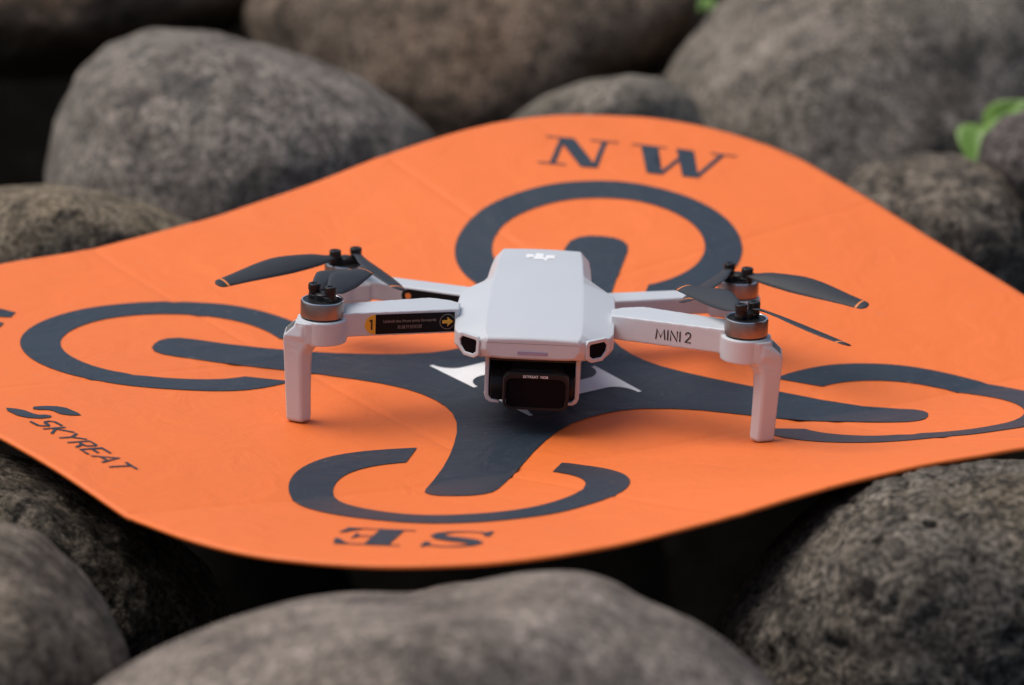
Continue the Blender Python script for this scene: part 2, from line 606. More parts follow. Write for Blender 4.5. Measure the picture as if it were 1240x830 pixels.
# ------------------------------------------------------------------ landing pad
TH, PCX, PCY = -0.19157, 0.00976, -0.05645
RING_D, RING_O, RING_I = 0.1598, 0.06687, 0.04947
HALF, CORNER = 0.25065, 0.12646
CREASES = [(1, 0.00637, 0.08089), (1, 0.11103, -0.09243), (-1, 0.0087, -0.0798), (-1, -0.01458, 0.08287)]
ZC = [
    [32.3, 23.8, 13.8, 1.7, -10.5, -19.8, -24.9, -25.6, -21.2, -13.9, -5.6],
    [32.1, 25.1, 16.4, 4.3, -9.0, -18.6, -23.5, -23.8, -16.9, -8.0, 1.0],
    [30.3, 25.6, 19.6, 7.6, -7.2, -17.5, -22.6, -23.0, -11.6, -1.1, 8.0],
    [26.1, 23.3, 21.9, 11.0, -3.0, -14.6, -22.8, -19.8, -2.5, 6.6, 14.6],
    [19.8, 15.9, 16.2, 6.5, -6.3, -14.8, -20.8, -13.7, 3.1, 10.7, 18.9],
    [16.6, 10.9, 5.9, 1.0, -4.1, -8.1, -11.5, -6.0, 7.0, 14.4, 22.4],
    [18.2, 11.7, 5.3, 3.0, -6.1, -7.9, -6.4, -2.9, 7.4, 16.1, 24.7],
    [25.2, 20.1, 16.2, 11.8, -6.7, -14.5, -12.4, -1.1, 9.1, 17.6, 26.2],
    [33.6, 28.7, 23.9, 15.6, -0.8, -10.9, -12.0, -0.7, 9.7, 18.5, 27.2],
    [41.0, 35.0, 28.0, 17.9, 4.4, -5.0, -6.7, 0.6, 9.8, 18.9, 27.8],
    [47.5, 40.3, 31.8, 21.2, 9.4, 0.8, -1.5, 3.0, 10.7, 19.3, 28.2]]
ZN, ZL = 11, 0.34


def bspl(t):
    return ((1 - t) ** 3 / 6, (3 * t ** 3 - 6 * t * t + 4) / 6, (-3 * t ** 3 + 3 * t * t + 3 * t + 1) / 6, t ** 3 / 6)


def pad_pt(u, v, lift=0.0):
    """a point of the sagging, creased sheet; u, v are measured on the sheet"""
    a = min(max((u + ZL) / (2 * ZL), 0), 0.9999) * (ZN - 3)
    b = min(max((v + ZL) / (2 * ZL), 0), 0.9999) * (ZN - 3)
    i, j = int(a), int(b)
    wa, wb = bspl(a - i), bspl(b - j)
    z = sum(wa[p] * wb[q] * ZC[i + p][j + q] for p in range(4) for q in range(4)) * MM
    for sg, k, o in CREASES:
        s = (v - u * sg) * 0.70710678 - o
        z += k * (math.sqrt(s * s + 1.6e-5) - 0.004)
        z -= 0.00026 * math.exp(-(s / 0.0016) ** 2) - 0.00014 * math.exp(-((abs(s) - 0.0042) / 0.0025) ** 2)
    z += 0.0011 * noise.noise(Vector((u * 11, v * 11, 3.0))) + 0.0004 * noise.noise(Vector((u * 34 + v * 12, v * 22, 8.0)))
    z += lift
    return (PCX + math.cos(TH) * u - math.sin(TH) * v, PCY + math.sin(TH) * u + math.cos(TH) * v, z)


def pad_outline():
    pts = []
    for k in range(4):
        sx, sy = ((1, 1), (-1, 1), (-1, -1), (1, -1))[k]
        arc = circle(sx * (HALF - CORNER), sy * (HALF - CORNER), CORNER, 40, 90 * k, 90 * k + 90)
        pts += arc
    q = []
    for i in range(len(pts)):
        a, b = pts[i], pts[(i + 1) % len(pts)]
        m = max(1, int(math.hypot(b[0] - a[0], b[1] - a[1]) / 0.005))
        q += [(a[0] + (b[0] - a[0]) * t / m, a[1] + (b[1] - a[1]) * t / m) for t in range(m)]
    c = math.sqrt(0.5)
    return [(c * (x - y), c * (x + y)) for x, y in q]


def build_pad():
    ol = pad_outline()
    vs = [Vector(p) for p in ol]
    face = [list(range(len(vs)))]
    c = math.sqrt(0.5)

    def inside(x, y):            # in side-aligned coordinates
        x, y = abs(x), abs(y)
        if x > HALF - 0.002 or y > HALF - 0.002:
            return False
        if x > HALF - CORNER and y > HALF - CORNER:
            return math.hypot(x - HALF + CORNER, y - HALF + CORNER) < CORNER - 0.002
        return True
    xs, ys = set(), set()
    for t in range(-62, 63):
        xs.add(round(t * 0.004, 5))
        ys.add(round(t * 0.004, 5))
    for sg, k, o in CREASES:
        for w in (-0.003, -0.0015, 0, 0.0015, 0.003):
            (ys if sg == 1 else xs).add(round(o + w, 5))
    for x in sorted(xs):
        for y in sorted(ys):
            if inside(x, y):
                vs.append(Vector((c * (x - y), c * (x + y))))
    r = delaunay_2d_cdt(vs, [], face, 0, 1e-6)
    fs = [f for f, of in zip(r[2], r[5]) if len(of)]
    o = pydata('landing_pad', [pad_pt(p.x, p.y) for p in r[0]], fs, M['orange'])
    if sum(p.normal.z for p in o.data.polygons) < 0:
        o.data.flip_normals()
    s = o.modifiers.new('thickness', 'SOLIDIFY')
    s.thickness = 0.0016
    s.offset = -1
    return tag(o, 'orange fabric landing pad with dark printed rings spread over boulders', 'landing pad')


PAD = build_pad()


def pad_print(name, polys, mat='slate', step=0.0035, lift=0.00035, label=None):
    vs, fs = flat(polys, step=step)
    o = pydata(name, [pad_pt(p.x, p.y, lift) for p in vs], fs, M[mat], PAD)
    if sum(p.normal.z for p in o.data.polygons) < 0:
        o.data.flip_normals()
    if label:
        o['label'] = label
    return o


def build_prints():
    # four open rings, the opening a straight slot towards the middle
    g = 0.0300
    for du, dv in ((0, 1), (1, 0), (0, -1), (-1, 0)):
        ao, ai = math.degrees(math.asin(g / RING_O)), math.degrees(math.asin(g / RING_I))
        loc = circle(0, 0, RING_O, 90, -90 + ao, 270 - ao) + circle(0, 0, RING_I, 80, -90 + ai, 270 - ai)[::-1]
        # local +b points outwards
        pl = [((RING_D + b) * du + a * dv, (RING_D + b) * dv - a * du) for a, b in loc]
        pad_print('printed_ring', [pl])
    # the four-armed cross
    half = [(0.0, 169.0), (6, 168.4), (10.5, 166), (13.6, 161.5), (14.6, 155), (14.7, 140), (14.6, 122), (15.2, 106), (16.6, 90), (18.6, 75), (21.4, 62), (25.4, 51), (30, 43.2)]
    quarter = half + [(36, 36)] + [(y, x) for x, y in half[::-1]][:-1]
    # smooth the corner a little
    pl = []
    for k in range(4):
        a = -90 * k
        for x, y in quarter:
            pl.append(((x * math.cos(R(a)) - y * math.sin(R(a))) * MM, (x * math.sin(R(a)) + y * math.cos(R(a))) * MM))
    pad_print('printed_cross', [pl])
    # the H, its axes along the sides of the pad
    W, H_ = 77.0, 58.0
    c = math.sqrt(0.5)

    def en(e, n):
        return ((e + n) * c * MM, (n - e) * c * MM)
    stem = []
    for s in (-1, 1):
        cx = s * 21.0
        sw, fw, th = 6.8, 17.4, 1.9
        pts = []
        prof = [(fw, -29), (fw, -29 + th)]
        for t in range(0, 9):
            a = R(90 * t / 8)
            prof.append((sw + (fw - sw) * (1 - math.sin(a)), -29 + th + 9.0 * (1 - math.cos(a))))
        prof += [(x, -y) for x, y in prof[::-1]]
        pts = [(cx + x, y) for x, y in prof] + [(cx - x, y) for x, y in prof[::-1]]
        stem.append([en(*p) for p in pts])
    bar = [en(*p) for p in ((-21, -5), (21, -5), (21, 5), (-21, 5))]
    pad_print('printed_letter', stem + [bar], 'padwhite', lift=0.0006, label='white capital H in the middle of the pad')

    # corner letters, tops pointing outwards
    def Nl(x):
        return [[(x + 4, 1), (x + 6.4, 1), (x + 6.4, 29.5), (x + 4, 29.5)], [(x + 22, 0), (x + 24.4, 0), (x + 24.4, 29.5), (x + 22, 29.5)],
                [(x + 2.5, 30), (x + 10, 30), (x + 24.4, 0), (x + 17.2, 0)],
                [(x - 1, 0), (x + 11, 0), (x + 11, 1.3), (x - 1, 1.3)], [(x + 17, 28.7), (x + 29, 28.7), (x + 29, 30), (x + 17, 30)], [(x - 2, 28.7), (x + 5, 28.7), (x + 5, 30), (x - 2, 30)]]

    def Wl(x):
        return [[(x + 3, 29.5), (x + 11.5, 29.5), (x + 18, 0), (x + 10.5, 0)], [(x + 15.5, 0), (x + 18, 0), (x + 28.5, 30), (x + 26, 30)],
                [(x + 20, 30), (x + 28.5, 30), (x + 35, 0), (x + 27.5, 0)], [(x + 32.5, 0), (x + 35, 0), (x + 43.5, 29.5), (x + 41, 29.5)],
                [(x - 1, 28.7), (x + 15.5, 28.7), (x + 15.5, 30), (x - 1, 30)], [(x + 36.5, 28.7), (x + 49, 28.7), (x + 49, 30), (x + 36.5, 30)]]

    def El(x):
        return [[(x + 4, 0.5), (x + 12.5, 0.5), (x + 12.5, 28), (x + 4, 28)], [(x, 0), (x + 24, 0), (x + 24, 1.3), (x, 1.3)], [(x, 27.3), (x + 23, 27.3), (x + 23, 28.6), (x, 28.6)],
                [(x + 12, 13.6), (x + 18, 13.6), (x + 18, 14.9), (x + 12, 14.9)], [(x + 16.5, 14.2), (x + 19, 9), (x + 19, 19.5)],
                [(x + 18, 1), (x + 24, 1), (x + 25.5, 9), (x + 23.8, 9)], [(x + 18, 27.6), (x + 23, 27.6), (x + 24.5, 20), (x + 22.8, 20)]]

    def Sl(x):
        ctr = [(20.5, 22.5), (18.5, 26.3), (14, 28), (9, 27.6), (5, 25), (4, 21.5), (6.5, 18), (11.5, 15.2), (16.8, 12), (19.3, 8.3), (18.6, 4.2), (15, 1.2), (10, 0.4), (5.5, 1.8), (2.6, 6.5)]
        wd = [1.4, 1.3, 1.3, 2.0, 3.4, 4.6, 6.4, 7.4, 6.4, 4.6, 3.2, 1.9, 1.3, 1.3, 1.4]
        pts = [(x + a, b) for a, b in ctr]
        return [stroke(pts, wd), [(x + 19.4, 20), (x + 21.4, 20), (x + 21.4, 28.4), (x + 20.2, 28.4), (x + 18.8, 25.6)], [(x + 1.6, 8.6), (x + 3.6, 8.6), (x + 4.4, 2.6), (x + 2.8, 0), (x + 1.6, 0)]]
    sets = [([(lambda q: [[(q + (a - q) * 1.16, b) for a, b in pl] for pl in Nl(q)], -42.5, 'N'), (lambda q: [[(q + (a - q) * 1.03, b) for a, b in pl] for pl in Wl(q)], -1.0, 'W')], 238.5, lambda a, b: (a, b)),
            ([(lambda q: [[(q + (a - q) * 1.12, b) for a, b in pl] for pl in Sl(q)], -32, 'S'), (lambda q: [[(q + (a - q) * 1.08, b) for a, b in pl] for pl in El(q)], -0.5, 'E')], 241.5, lambda a, b: (-a, -b)),
            ([(Sl, -37, 'S'), (Wl, -11, 'W')], 239.5, lambda a, b: (-b, a)),
            ([(Nl, -28, 'N'), (El, 4, 'E')], 239.5, lambda a, b: (b, -a))]
    for letters, base, f in sets:
        for fn, x, ch in letters:
            pad_print('printed_letter', [[tuple(q * MM for q in f(a, b + base)) for a, b in pl] for pl in fn(x)], 'slate', 0.004, label='serif capital %s printed in dark slate' % ch)

    # maker's mark along the front left side: two swooshes and a slanted word
    top = [(-46.4, -216.4), (-46.0, -211.2), (-43.8, -207.2), (-40, -204.8), (-31, -204.2), (-27.4, -204.8), (-28.8, -209.0), (-32.4, -211.8), (-38.2, -212.2), (-40.4, -213.8), (-41.2, -216.6), (-43.6, -218.4)]
    bot = [(-48.0, -228.2), (-45.4, -225.0), (-41.8, -222.8), (-36.6, -222.2), (-33.8, -221.0), (-33.2, -218.2), (-31.0, -216.4), (-28.6, -218.0), (-28.2, -222.6), (-30.6, -227.2), (-35.0, -229.8), (-43.4, -230.0)]
    for pl in (top, bot):
        pad_print('printed_swoosh', [[en(e, n) for e, n in pl]], 'slate', 0.004)
    G = {'S': [[(8.5, 9), (2.5, 9), (1.2, 7.4), (1.8, 5.2), (3, 4.7), (6.2, 4.7), (7.4, 3.8), (7.0, 1.2), (6, 0.2), (0, 0)]],
         'K': [[(1, 9), (1, 0)], [(8.5, 9), (2.0, 4.6), (8, 0)]],
         'Y': [[(0.5, 9), (4.4, 5), (8.6, 9)], [(4.4, 5), (4.4, 0)]],
         'R': [[(1, 0), (1, 9), (6.6, 9), (7.8, 7.8), (7.4, 5.0), (6.2, 4.2), (2.4, 4.2)], [(4.6, 4.2), (8, 0)]],
         'E': [[(8, 9), (1, 9), (1, 0), (7.6, 0)], [(1, 4.6), (6.6, 4.6)]],
         'A': [[(0, 0), (4.6, 9), (8.6, 0)], [(2.0, 3.0), (7.2, 3.0)]],
         'T': [[(0.2, 9), (8.8, 9)], [(4.5, 9), (4.5, 0)]]}
    x = -25.0
    for ch in 'SKYREAT':
        pls = []
        for ln in G[ch]:
            q = [(x + a * 1.0 + b * 0.04, -229.0 + b * 1.04) for a, b in ln]
            # dense outline so that the strokes follow the sheet
            pls.append([en(e, n) for e, n in stroke(q, 1.3, 0.3)])
        pad_print('printed_letter', pls, 'slate', 0.004, label='small slanted letter %s of the printed maker name' % ch)
        x += 10.3


build_prints()

# ------------------------------------------------------------------ the drone (local millimetres: x right, y away from the lens, z up)
DRONE = empty('camera_drone', (0.00735, -0.1269, 0.0003))
DRONE.rotation_euler = (0, R(1.9), R(-2.2))
tag(DRONE, 'small light grey folding quadcopter standing in the middle of the orange pad', 'drone')


def mmv(vs):
    return [(x * MM, y * MM, z * MM) for x, y, z in vs]


def dpart(name, vs, fs, mat, parent=None, bev=0.0, seg=3, ang=25, smooth=True, sharp=40):
    o = pydata(name, mmv(vs), fs, mat, parent or DRONE, smooth, sharp if not bev else None)
    if bev:
        bevel(o, bev * MM, seg, ang)
        w = o.modifiers.new('weighted', 'WEIGHTED_NORMAL')
        w.keep_sharp = True
    return o


def fused(name, pieces, mat, parent=None, voxel=0.55, it=10, mirror=False):
    """several solids grown together into one moulded piece with soft edges"""
    vs, fs = [], []
    for a, b in pieces:
        k = len(vs)
        vs += a
        fs += [[i + k for i in f] for f in b]
    if mirror:
        vs = [(-x, y, z) for x, y, z in vs]
        fs = [f[::-1] for f in fs]
    o = pydata('raw', mmv(vs), fs, None, None)
    rm = o.modifiers.new('remesh', 'REMESH')
    rm.mode = 'VOXEL'
    rm.voxel_size = voxel * MM
    sm = o.modifiers.new('smooth', 'SMOOTH')
    sm.factor = 0.5
    sm.iterations = it
    dg = bpy.context.evaluated_depsgraph_get()
    me = bpy.data.meshes.new_from_object(o.evaluated_get(dg))
    bpy.data.objects.remove(o)
    me.name = name
    return link(name, me, mat, parent or DRONE)


def solid(poly, z0, z1, xf=lambda p: p):
    vs, fs = [], []
    prism_data(poly, z0, z1, vs, fs, xf)
    return vs, fs


# --- shell: lofted sections  y: half width, lower edge z, upper side edge z, top panel half width, top panel z
SEC = [(0.0, 19.3, 30.8, 36.6, 18.6, 38.0), (1.2, 20.6, 30.0, 37.4, 19.2, 39.0), (5.0, 25.2, 29.0, 36.8, 19.8, 39.9), (11.5, 31.8, 28.4, 37.2, 20.0, 41.2), (15, 33.0, 28.2, 37.8, 20.0, 41.9), (25, 33.2, 28, 39.4, 19.9, 43.4), (42, 33.2, 28, 40.8, 19.5, 45.1), (57, 32.6, 28, 41.4, 19.2, 45.9), (62, 30.6, 27.5, 41.6, 19.0, 46.1), (73, 24.0, 26.5, 41.7, 18.7, 46.4), (79, 22.4, 26, 41.8, 18.5, 46.5), (98, 21.6, 25.5, 41.8, 17.9, 46.5), (113, 20.6, 25.5, 41.6, 16.8, 45.9), (119, 19.4, 26.5, 39.8, 15.4, 43.8), (122, 17.6, 28, 37.0, 13.4, 40.2)]


def shell_ring(s):
    y, xs, z0, z1, xt, zt = s
    h = [(0, z0 - 0.5), (xs * 0.62, z0 - 0.4), (xs - 2.4, z0), (xs, z0 + 3.0), (xs, z1), (xt, zt), (xt * 0.5, zt + 0.30), (0, zt + 0.42)]
    return [(x, y, z) for x, z in h] + [(-x, y, z) for x, z in h[-2:0:-1]]


vs, fs = [], []
rings = [shell_ring(s) for s in SEC]
n = len(rings[0])
for r_ in rings:
    vs += r_
for k in range(len(rings) - 1):
    for i in range(n):
        j = (i + 1) % n
        fs.append([k * n + i, k * n + j, (k + 1) * n + j, (k + 1) * n + i])
fs.append(list(range(n)))
fs.append([(len(rings) - 1) * n + i for i in range(n)])
SHELL = dpart('body_shell', vs, fs, M['shell'], bev=0.55, seg=3, ang=9)

# --- belly hull behind the camera bay, with two thin cheeks beside the camera
prof = rrect(0, 19.0, 39.0, 21.6, 4.0)
vs, fs = [], []
prism_data(prof, 44, 116, vs, fs, lambda p: (p[0], p[2], p[1]))
dpart('belly_hull', vs, fs, M['shell'], bev=1.0)
vs, fs = [], []
prism_data([(-17.4, 9.6), (17.4, 9.6), (17.4, 29.6), (-17.4, 29.6)], 41.5, 43.9, vs, fs, lambda p: (p[0], p[2], p[1]))
dpart('camera_bay_wall', vs, fs, M['black'])
for s in (-1, 1):
    pl = [(s * 19.6, 31), (s * 19.6, 11.4), (s * 18.8, 9.4), (s * 17.0, 8.4), (s * 13.4, 8.2), (s * 13.4, 9.4), (s * 16.6, 9.8), (s * 17.8, 11.4), (s * 17.9, 31)]
    vs, fs = [], []
    prism_data(pl, 8.0, 43.9, vs, fs, lambda p: (p[0], p[2], p[1]))
    dpart('cheek', vs, fs, M['shell'], bev=0.35, seg=2)
vs, fs = [], []
prism_data([(-17.6, 29.0), (17.6, 29.0), (17.6, 28.2), (-17.6, 28.2)], 3.0, 41.4, vs, fs, lambda p: (p[0], p[2], p[1]))
dpart('camera_bay_roof', vs, fs, M['black'])

# --- forward sensors in the bevelled nose corners
for s in (-1, 1):
    A, B = Vector((20.6, 1.2, 0)), Vector((32.0, 11.8, 0))
    ax = (B - A).normalized()
    nr = Vector((ax.y, -ax.x, 0))
    mid = (A + B) / 2

    def sx(p, k=0.0):
        q = mid + ax * p[0] + Vector((0, 0, 33.4 + p[1])) + nr * p[2]
        return (q.x * s, q.y, q.z)
    outer = [(-6.6, 3.2), (-5.6, 4.6), (4.4, 4.6), (6.6, 2.2), (6.0, -1.6), (2.6, -4.9), (-3.4, -4.9), (-6.2, -3.0)]
    inner = [(-4.9, 2.3), (-4.3, 3.1), (3.6, 3.1), (5.0, 1.4), (4.5, -1.0), (2.0, -3.4), (-2.6, -3.4), (-4.6, -1.9)]
    vs = [sx((a, b, -0.6)) for a, b in outer] + [sx((a, b, 0.9)) for a, b in outer] + [sx((a * 0.99, b * 0.99, 0.9)) for a, b in inner] + [sx((a * 0.9, b * 0.9, -1.2)) for a, b in inner]
    m = len(outer)
    fs = []
    for lay in range(3):
        for i in range(m):
            j = (i + 1) % m
            fs.append([lay * m + i, lay * m + j, (lay + 1) * m + j, (lay + 1) * m + i])
    bz = dpart('sensor_bezel', vs, fs, M['shell'], bev=0.3, seg=2)
    gv, gf = [], []
    prism_data([(a * 0.97, b * 0.97) for a, b in inner], 0.10, 0.35, gv, gf, lambda p: sx(p))
    dpart('sensor_window', gv, gf, M['glass'], bz)

# status light bar and the seam under the top cover
vs, fs = [], []
prism_data(rrect(0, 32.6, 12.6, 1.5, 0.7), -0.22, 0.6, vs, fs, lambda p: (p[0], p[2], p[1]))
dpart('status_light', vs, fs, M['led'], bev=0.1, seg=2)

vs, fs = [], []
prism_data([(-19.0, 36.45), (19.0, 36.45), (19.0, 36.75), (-19.0, 36.75)], -0.04, 0.5, vs, fs, lambda p: (p[0], p[2], p[1]))
dpart('cover_seam', vs, fs, M['shell_dark'])

# --- emblem on the tail: three slanted joined strokes
EM = [stroke([(-5.2, -0.3), (-2.2, -0.3)], 2.2), stroke([(-1.6, 2.2), (-2.7, -1.4)], 1.3),
      stroke([(-1.2, 0.8), (2.3, 0.8), (1.5, -1.7), (-1.0, -1.7)], [1.3, 1.4, 1.4, 1.1]), stroke([(-0.8, -0.5), (1.2, -0.5)], 1.2),
      stroke([(2.9, -0.5), (5.8, -0.5)], 1.9), stroke([(5.3, 0.9), (4.6, -1.6)], 1.3)]
fv, ff = flat([[(x * 1.12, y * 1.2) for x, y in pl] for pl in EM])


def top_z(x, y):
    for a, b in zip(SEC, SEC[1:]):
        if a[0] <= y <= b[0]:
            t = (y - a[0]) / (b[0] - a[0])
            return a[5] + (b[5] - a[5]) * t + 0.42 - 0.006 * abs(x)
    return 46


dpart('emblem', [(-p.x, 98 - p.y * 2.2, top_z(p.x, 98 - p.y * 2.2) + 0.14) for p in fv], ff, M['logo'])

# --- gimbal camera
vs, fs = [], []
prism_data(circle(13, 15.4, 6.9, 28), -17.2, -10.6, vs, fs, lambda p: (p[2], p[0], p[1]))
YOKE = dpart('gimbal_yoke', vs, fs, M['gimbal'], bev=0.5, seg=2)
for x0, x1, w in ((13.2, 17.2, 6.2),):
    vs, fs = [], []
    prism_data(circle(13, 15.6, w, 28), x0, x1, vs, fs, lambda p: (p[2], p[0], p[1]))
    dpart('pivot', vs, fs, M['gimbal'], YOKE, bev=0.4, seg=2)
vs, fs = [], []
prism_data([(10, 12), (36, 18), (36, 28), (22, 28), (10, 21)], -17.2, -15.4, vs, fs, lambda p: (p[2], p[0], p[1]))
dpart('yoke_arm', vs, fs, M['gimbal'], YOKE, bev=0.4, seg=2)
vs, fs = [], []
prism_data(rrect(1.4, 16.2, 23.4, 17.0, 4.0), 3.6, 24.0, vs, fs, lambda p: (p[0], p[2], p[1]))
dpart('camera_housing', vs, fs, M['gimbal'], YOKE, bev=1.2, seg=3)
# square lens filter: a raised frame round dark glass
fo, fi = rrect(1.8, 16.3, 27.2, 15.6, 3.4, 8), rrect(1.8, 15.9, 24.6, 12.4, 2.8, 8)
m = len(fo)
vs = [(x, 3.7, z) for x, z in fo] + [(x, -0.4, z) for x, z in fo] + [(1.8 + (x - 1.8) * 0.97, -1.4, 16.3 + (z - 16.3) * 0.97) for x, z in fo] + [(x, -1.4, z) for x, z in fi] + [(x, -0.5, z) for x, z in fi]
fs = []
for lay in range(4):
    for i in range(m):
        j = (i + 1) % m
        fs.append([lay * m + i, lay * m + j, (lay + 1) * m + j, (lay + 1) * m + i])
dpart('filter_frame', vs, fs, M['gimbal'], YOKE, sharp=35)
vs, fs = [], []
prism_data([(1.8 + (x - 1.8) * 0.995, z) for x, z in fi], -0.75, 0.2, vs, fs, lambda p: (p[0], p[2], p[1]))
dpart('filter_glass', vs, fs, M['glass'], YOKE)


def lettering(name, txt, size, mat, parent, xf, bold=0.0, align='CENTER'):
    cu = bpy.data.curves.new(name, 'FONT')
    cu.body = txt
    cu.size = size
    cu.offset = bold
    cu.align_x = align
    cu.resolution_u = 3
    o = bpy.data.objects.new(name, cu)
    COL.objects.link(o)
    dg = bpy.context.evaluated_depsgraph_get()
    me = bpy.data.meshes.new_from_object(o.evaluated_get(dg))
    bpy.data.objects.remove(o)
    for v in me.vertices:
        q = xf((v.co.x, v.co.y))
        v.co = (q[0] * MM, q[1] * MM, q[2] * MM)
    return link(name, me, M[mat], parent, smooth=False)


lettering('filter_lettering', 'SKYREAT  ND8', 1.55, 'white', YOKE, lambda p: (1.6 + p[0], -1.45, 22.45 + p[1]), 0.02)


# --- arms
def slant(p):
    """the front arms lean back and down towards the hinge"""
    k = max(0.0, (78.0 - p[0]) / 44.0)
    return (p[0], p[1] + 9.5 * k, p[2] - 3.0 * k)


def arm_front(s):
    mir = s < 0
    beam = [(31.6, 15.3), (77, 1.0), (82, 0), (82, 15.5), (77, 17.2), (45, 30.6), (37, 28.5), (31.6, 25)]
    pieces = [solid(beam, 35.8, 46.2, slant), solid(circle(87, 3, 10.3, 40), 33.6, 43.6), solid([(78, 0.6), (85, -6.6), (85, 12), (78, 15)], 35.4, 43.6)]
    a = fused('front_arm', pieces, M['shell'], voxel=0.42, it=7, mirror=mir)
    # leg: shoulder beside the motor, then a straight post with a ridge down its front
    sec = [(42.4, 94.0, 96.4, -5.2, 7.0, 0), (41.6, 92.5, 97.6, -6.2, 8.0, 0), (37.4, 89.5, 102.2, -6.6, 8.2, 1), (34.5, 86.5, 102.3, -6.4, 8.0, 1), (32.0, 89.2, 102.2, -6.1, 7.2, 1), (29.5, 90.9, 102.0, -5.9, 6.6, 1), (22, 91.2, 101.6, -5.5, 6.0, 1), (8, 91.0, 100.9, -4.9, 5.0, 1), (1.0, 90.8, 100.5, -4.6, 4.6, 1), (0.0, 91.5, 99.8, -4.0, 4.0, 1)]
    vs, fs = [], []
    for z, xi, xo, y0, y1, rd in sec:
        w = xo - xi
        vs += [(xi, y0 + 2.6, z), (xi + w * 0.30, y0, z), (xi + w * 0.42, y0 - 0.1, z), (xo, y0 + 1.8, z), (xo, y1 - 1.5, z), (xo - w * 0.3, y1, z), (xi + w * 0.2, y1, z), (xi, y1 - 1.5, z)]
    for k in range(len(sec) - 1):
        for i in range(8):
            j = (i + 1) % 8
            fs.append([k * 8 + i, k * 8 + j, (k + 1) * 8 + j, (k + 1) * 8 + i])
    fs.append(list(range(8)))
    fs.append([(len(sec) - 1) * 8 + i for i in range(8)])
    fused('landing_leg', [(vs, fs), solid([(85, -6.9), (93, -6.6), (97.4, -4.6), (97.4, 8.0), (93, 10), (85, 12.5)], 34.2, 43.0)], M['shell'], a, voxel=0.36, it=5, mirror=mir)
    # window on the sloping shoulder
    vs, fs = [], []
    wx = lambda p: (s * (99.7 + p[0] * 0.74 + p[2] * 0.67), 0.4 + p[1], 39.65 - p[0] * 0.67 + p[2] * 0.74)
    prism_data(rrect(0, 0, 4.8, 8.4, 0.4, 3), -0.6, 0.22, vs, fs, wx)
    dpart('shoulder_window', vs, fs, M['window'], a, bev=0.15, seg=2)
    return a


def face_frame(s):
    A, B = Vector((34, 14.6, 0)), Vector((77, 1.0, 0))
    ax = (B - A).normalized()
    nr2 = Vector((-0.473, -0.881, 0))

    def f(t, z, off):
        q = slant((A.x + ax.x * t, A.y + ax.y * t, z))
        return (s * (q[0] + nr2.x * off), q[1] + nr2.y * off, q[2])
    return f


AL = arm_front(-1)
AR = arm_front(1)
fl, fr = face_frame(-1), face_frame(1)
# sticker: black band from the body, yellow rounded end with a 1
vs, fs = [], []
prism_data([(-0.5, 36.6), (32.8, 36.6), (32.8, 45.0), (-0.5, 45.0)], -0.2, 0.16, vs, fs, lambda p: fl(p[0], p[1], p[2]))
dpart('sticker_band', vs, fs, M['stick_black'], AL)
vs, fs = [], []
prism_data([(32.9, 36.6)] + circle(32.9, 40.8, 4.4, 20, -88, 88, 4.2) + [(32.9, 45.0)], -0.2, 0.17, vs, fs, lambda p: fl(p[0], p[1], p[2]))
dpart('sticker_end', vs, fs, M['stick_yellow'], AL)
fv, ff = flat([stroke([(34.5, 38.6), (34.5, 43.0)], 0.75), stroke([(34.6, 43.0), (35.5, 42.2)], 0.6)])
dpart('sticker_number', [fl(p.x, p.y, 0.22) for p in fv], ff, M['ink'], AL)
lettering('sticker_text', 'Unfold the front arms forwards', 1.75, 'stick_text', AL, lambda p: fl(18.5 - p[0], 41.4 + p[1], 0.20), 0.02)
lettering('sticker_text', '\u5148\u5c55\u5f00\u524d\u673a\u81c2', 1.75, 'stick_text', AL, lambda p: fl(18.5 - p[0], 38.7 + p[1], 0.20))
o_ = circle(2.6, 40.9, 3.3, 32)
i_ = circle(2.6, 40.9, 3.05, 32)
vs = [fl(x, z, 0.20) for x, z in o_] + [fl(x, z, 0.20) for x, z in i_]
dpart('sticker_circle', vs, [[i, (i + 1) % 32, 32 + (i + 1) % 32, 32 + i] for i in range(32)], M['stick_text'], AL)
fv, ff = flat([[(4.8, 40.2), (2.6, 40.2), (2.6, 38.9), (0.1, 40.9), (2.6, 42.9), (2.6, 41.6), (4.8, 41.6)]])
dpart('sticker_arrow', [fl(p.x, p.y, 0.22) for p in fv], ff, M['stick_yellow'], AL)
# model lettering on the other arm
GL = {'M': [[(0, 0), (0.5, 4.2), (2.1, 0.9), (3.7, 4.2), (4.2, 0)]], 'I': [[(0, 0), (0, 4.2)]], 'N': [[(0, 0), (0, 4.2), (3.0, 0), (3.0, 4.2)]],
      '2': [[(0.1, 3.2), (0.5, 4.0), (1.3, 4.25), (2.1, 3.95), (2.4, 3.2), (2.1, 2.3), (0.0, 0.05), (2.6, 0.05)]]}
x = 17.2
for ch, adv in (('M', 5.1), ('I', 1.25), ('N', 4.0), ('I', 2.3), ('2', 3.0)):
    fv, ff = flat([stroke([(x + a * 0.93, 38.6 + b) for a, b in ln], 0.58, 0.1) for ln in GL[ch]])
    dpart('arm_lettering', [fr(p.x, p.y, 0.16) for p in fv], ff, M['ink'], AR, smooth=False)
    x += adv


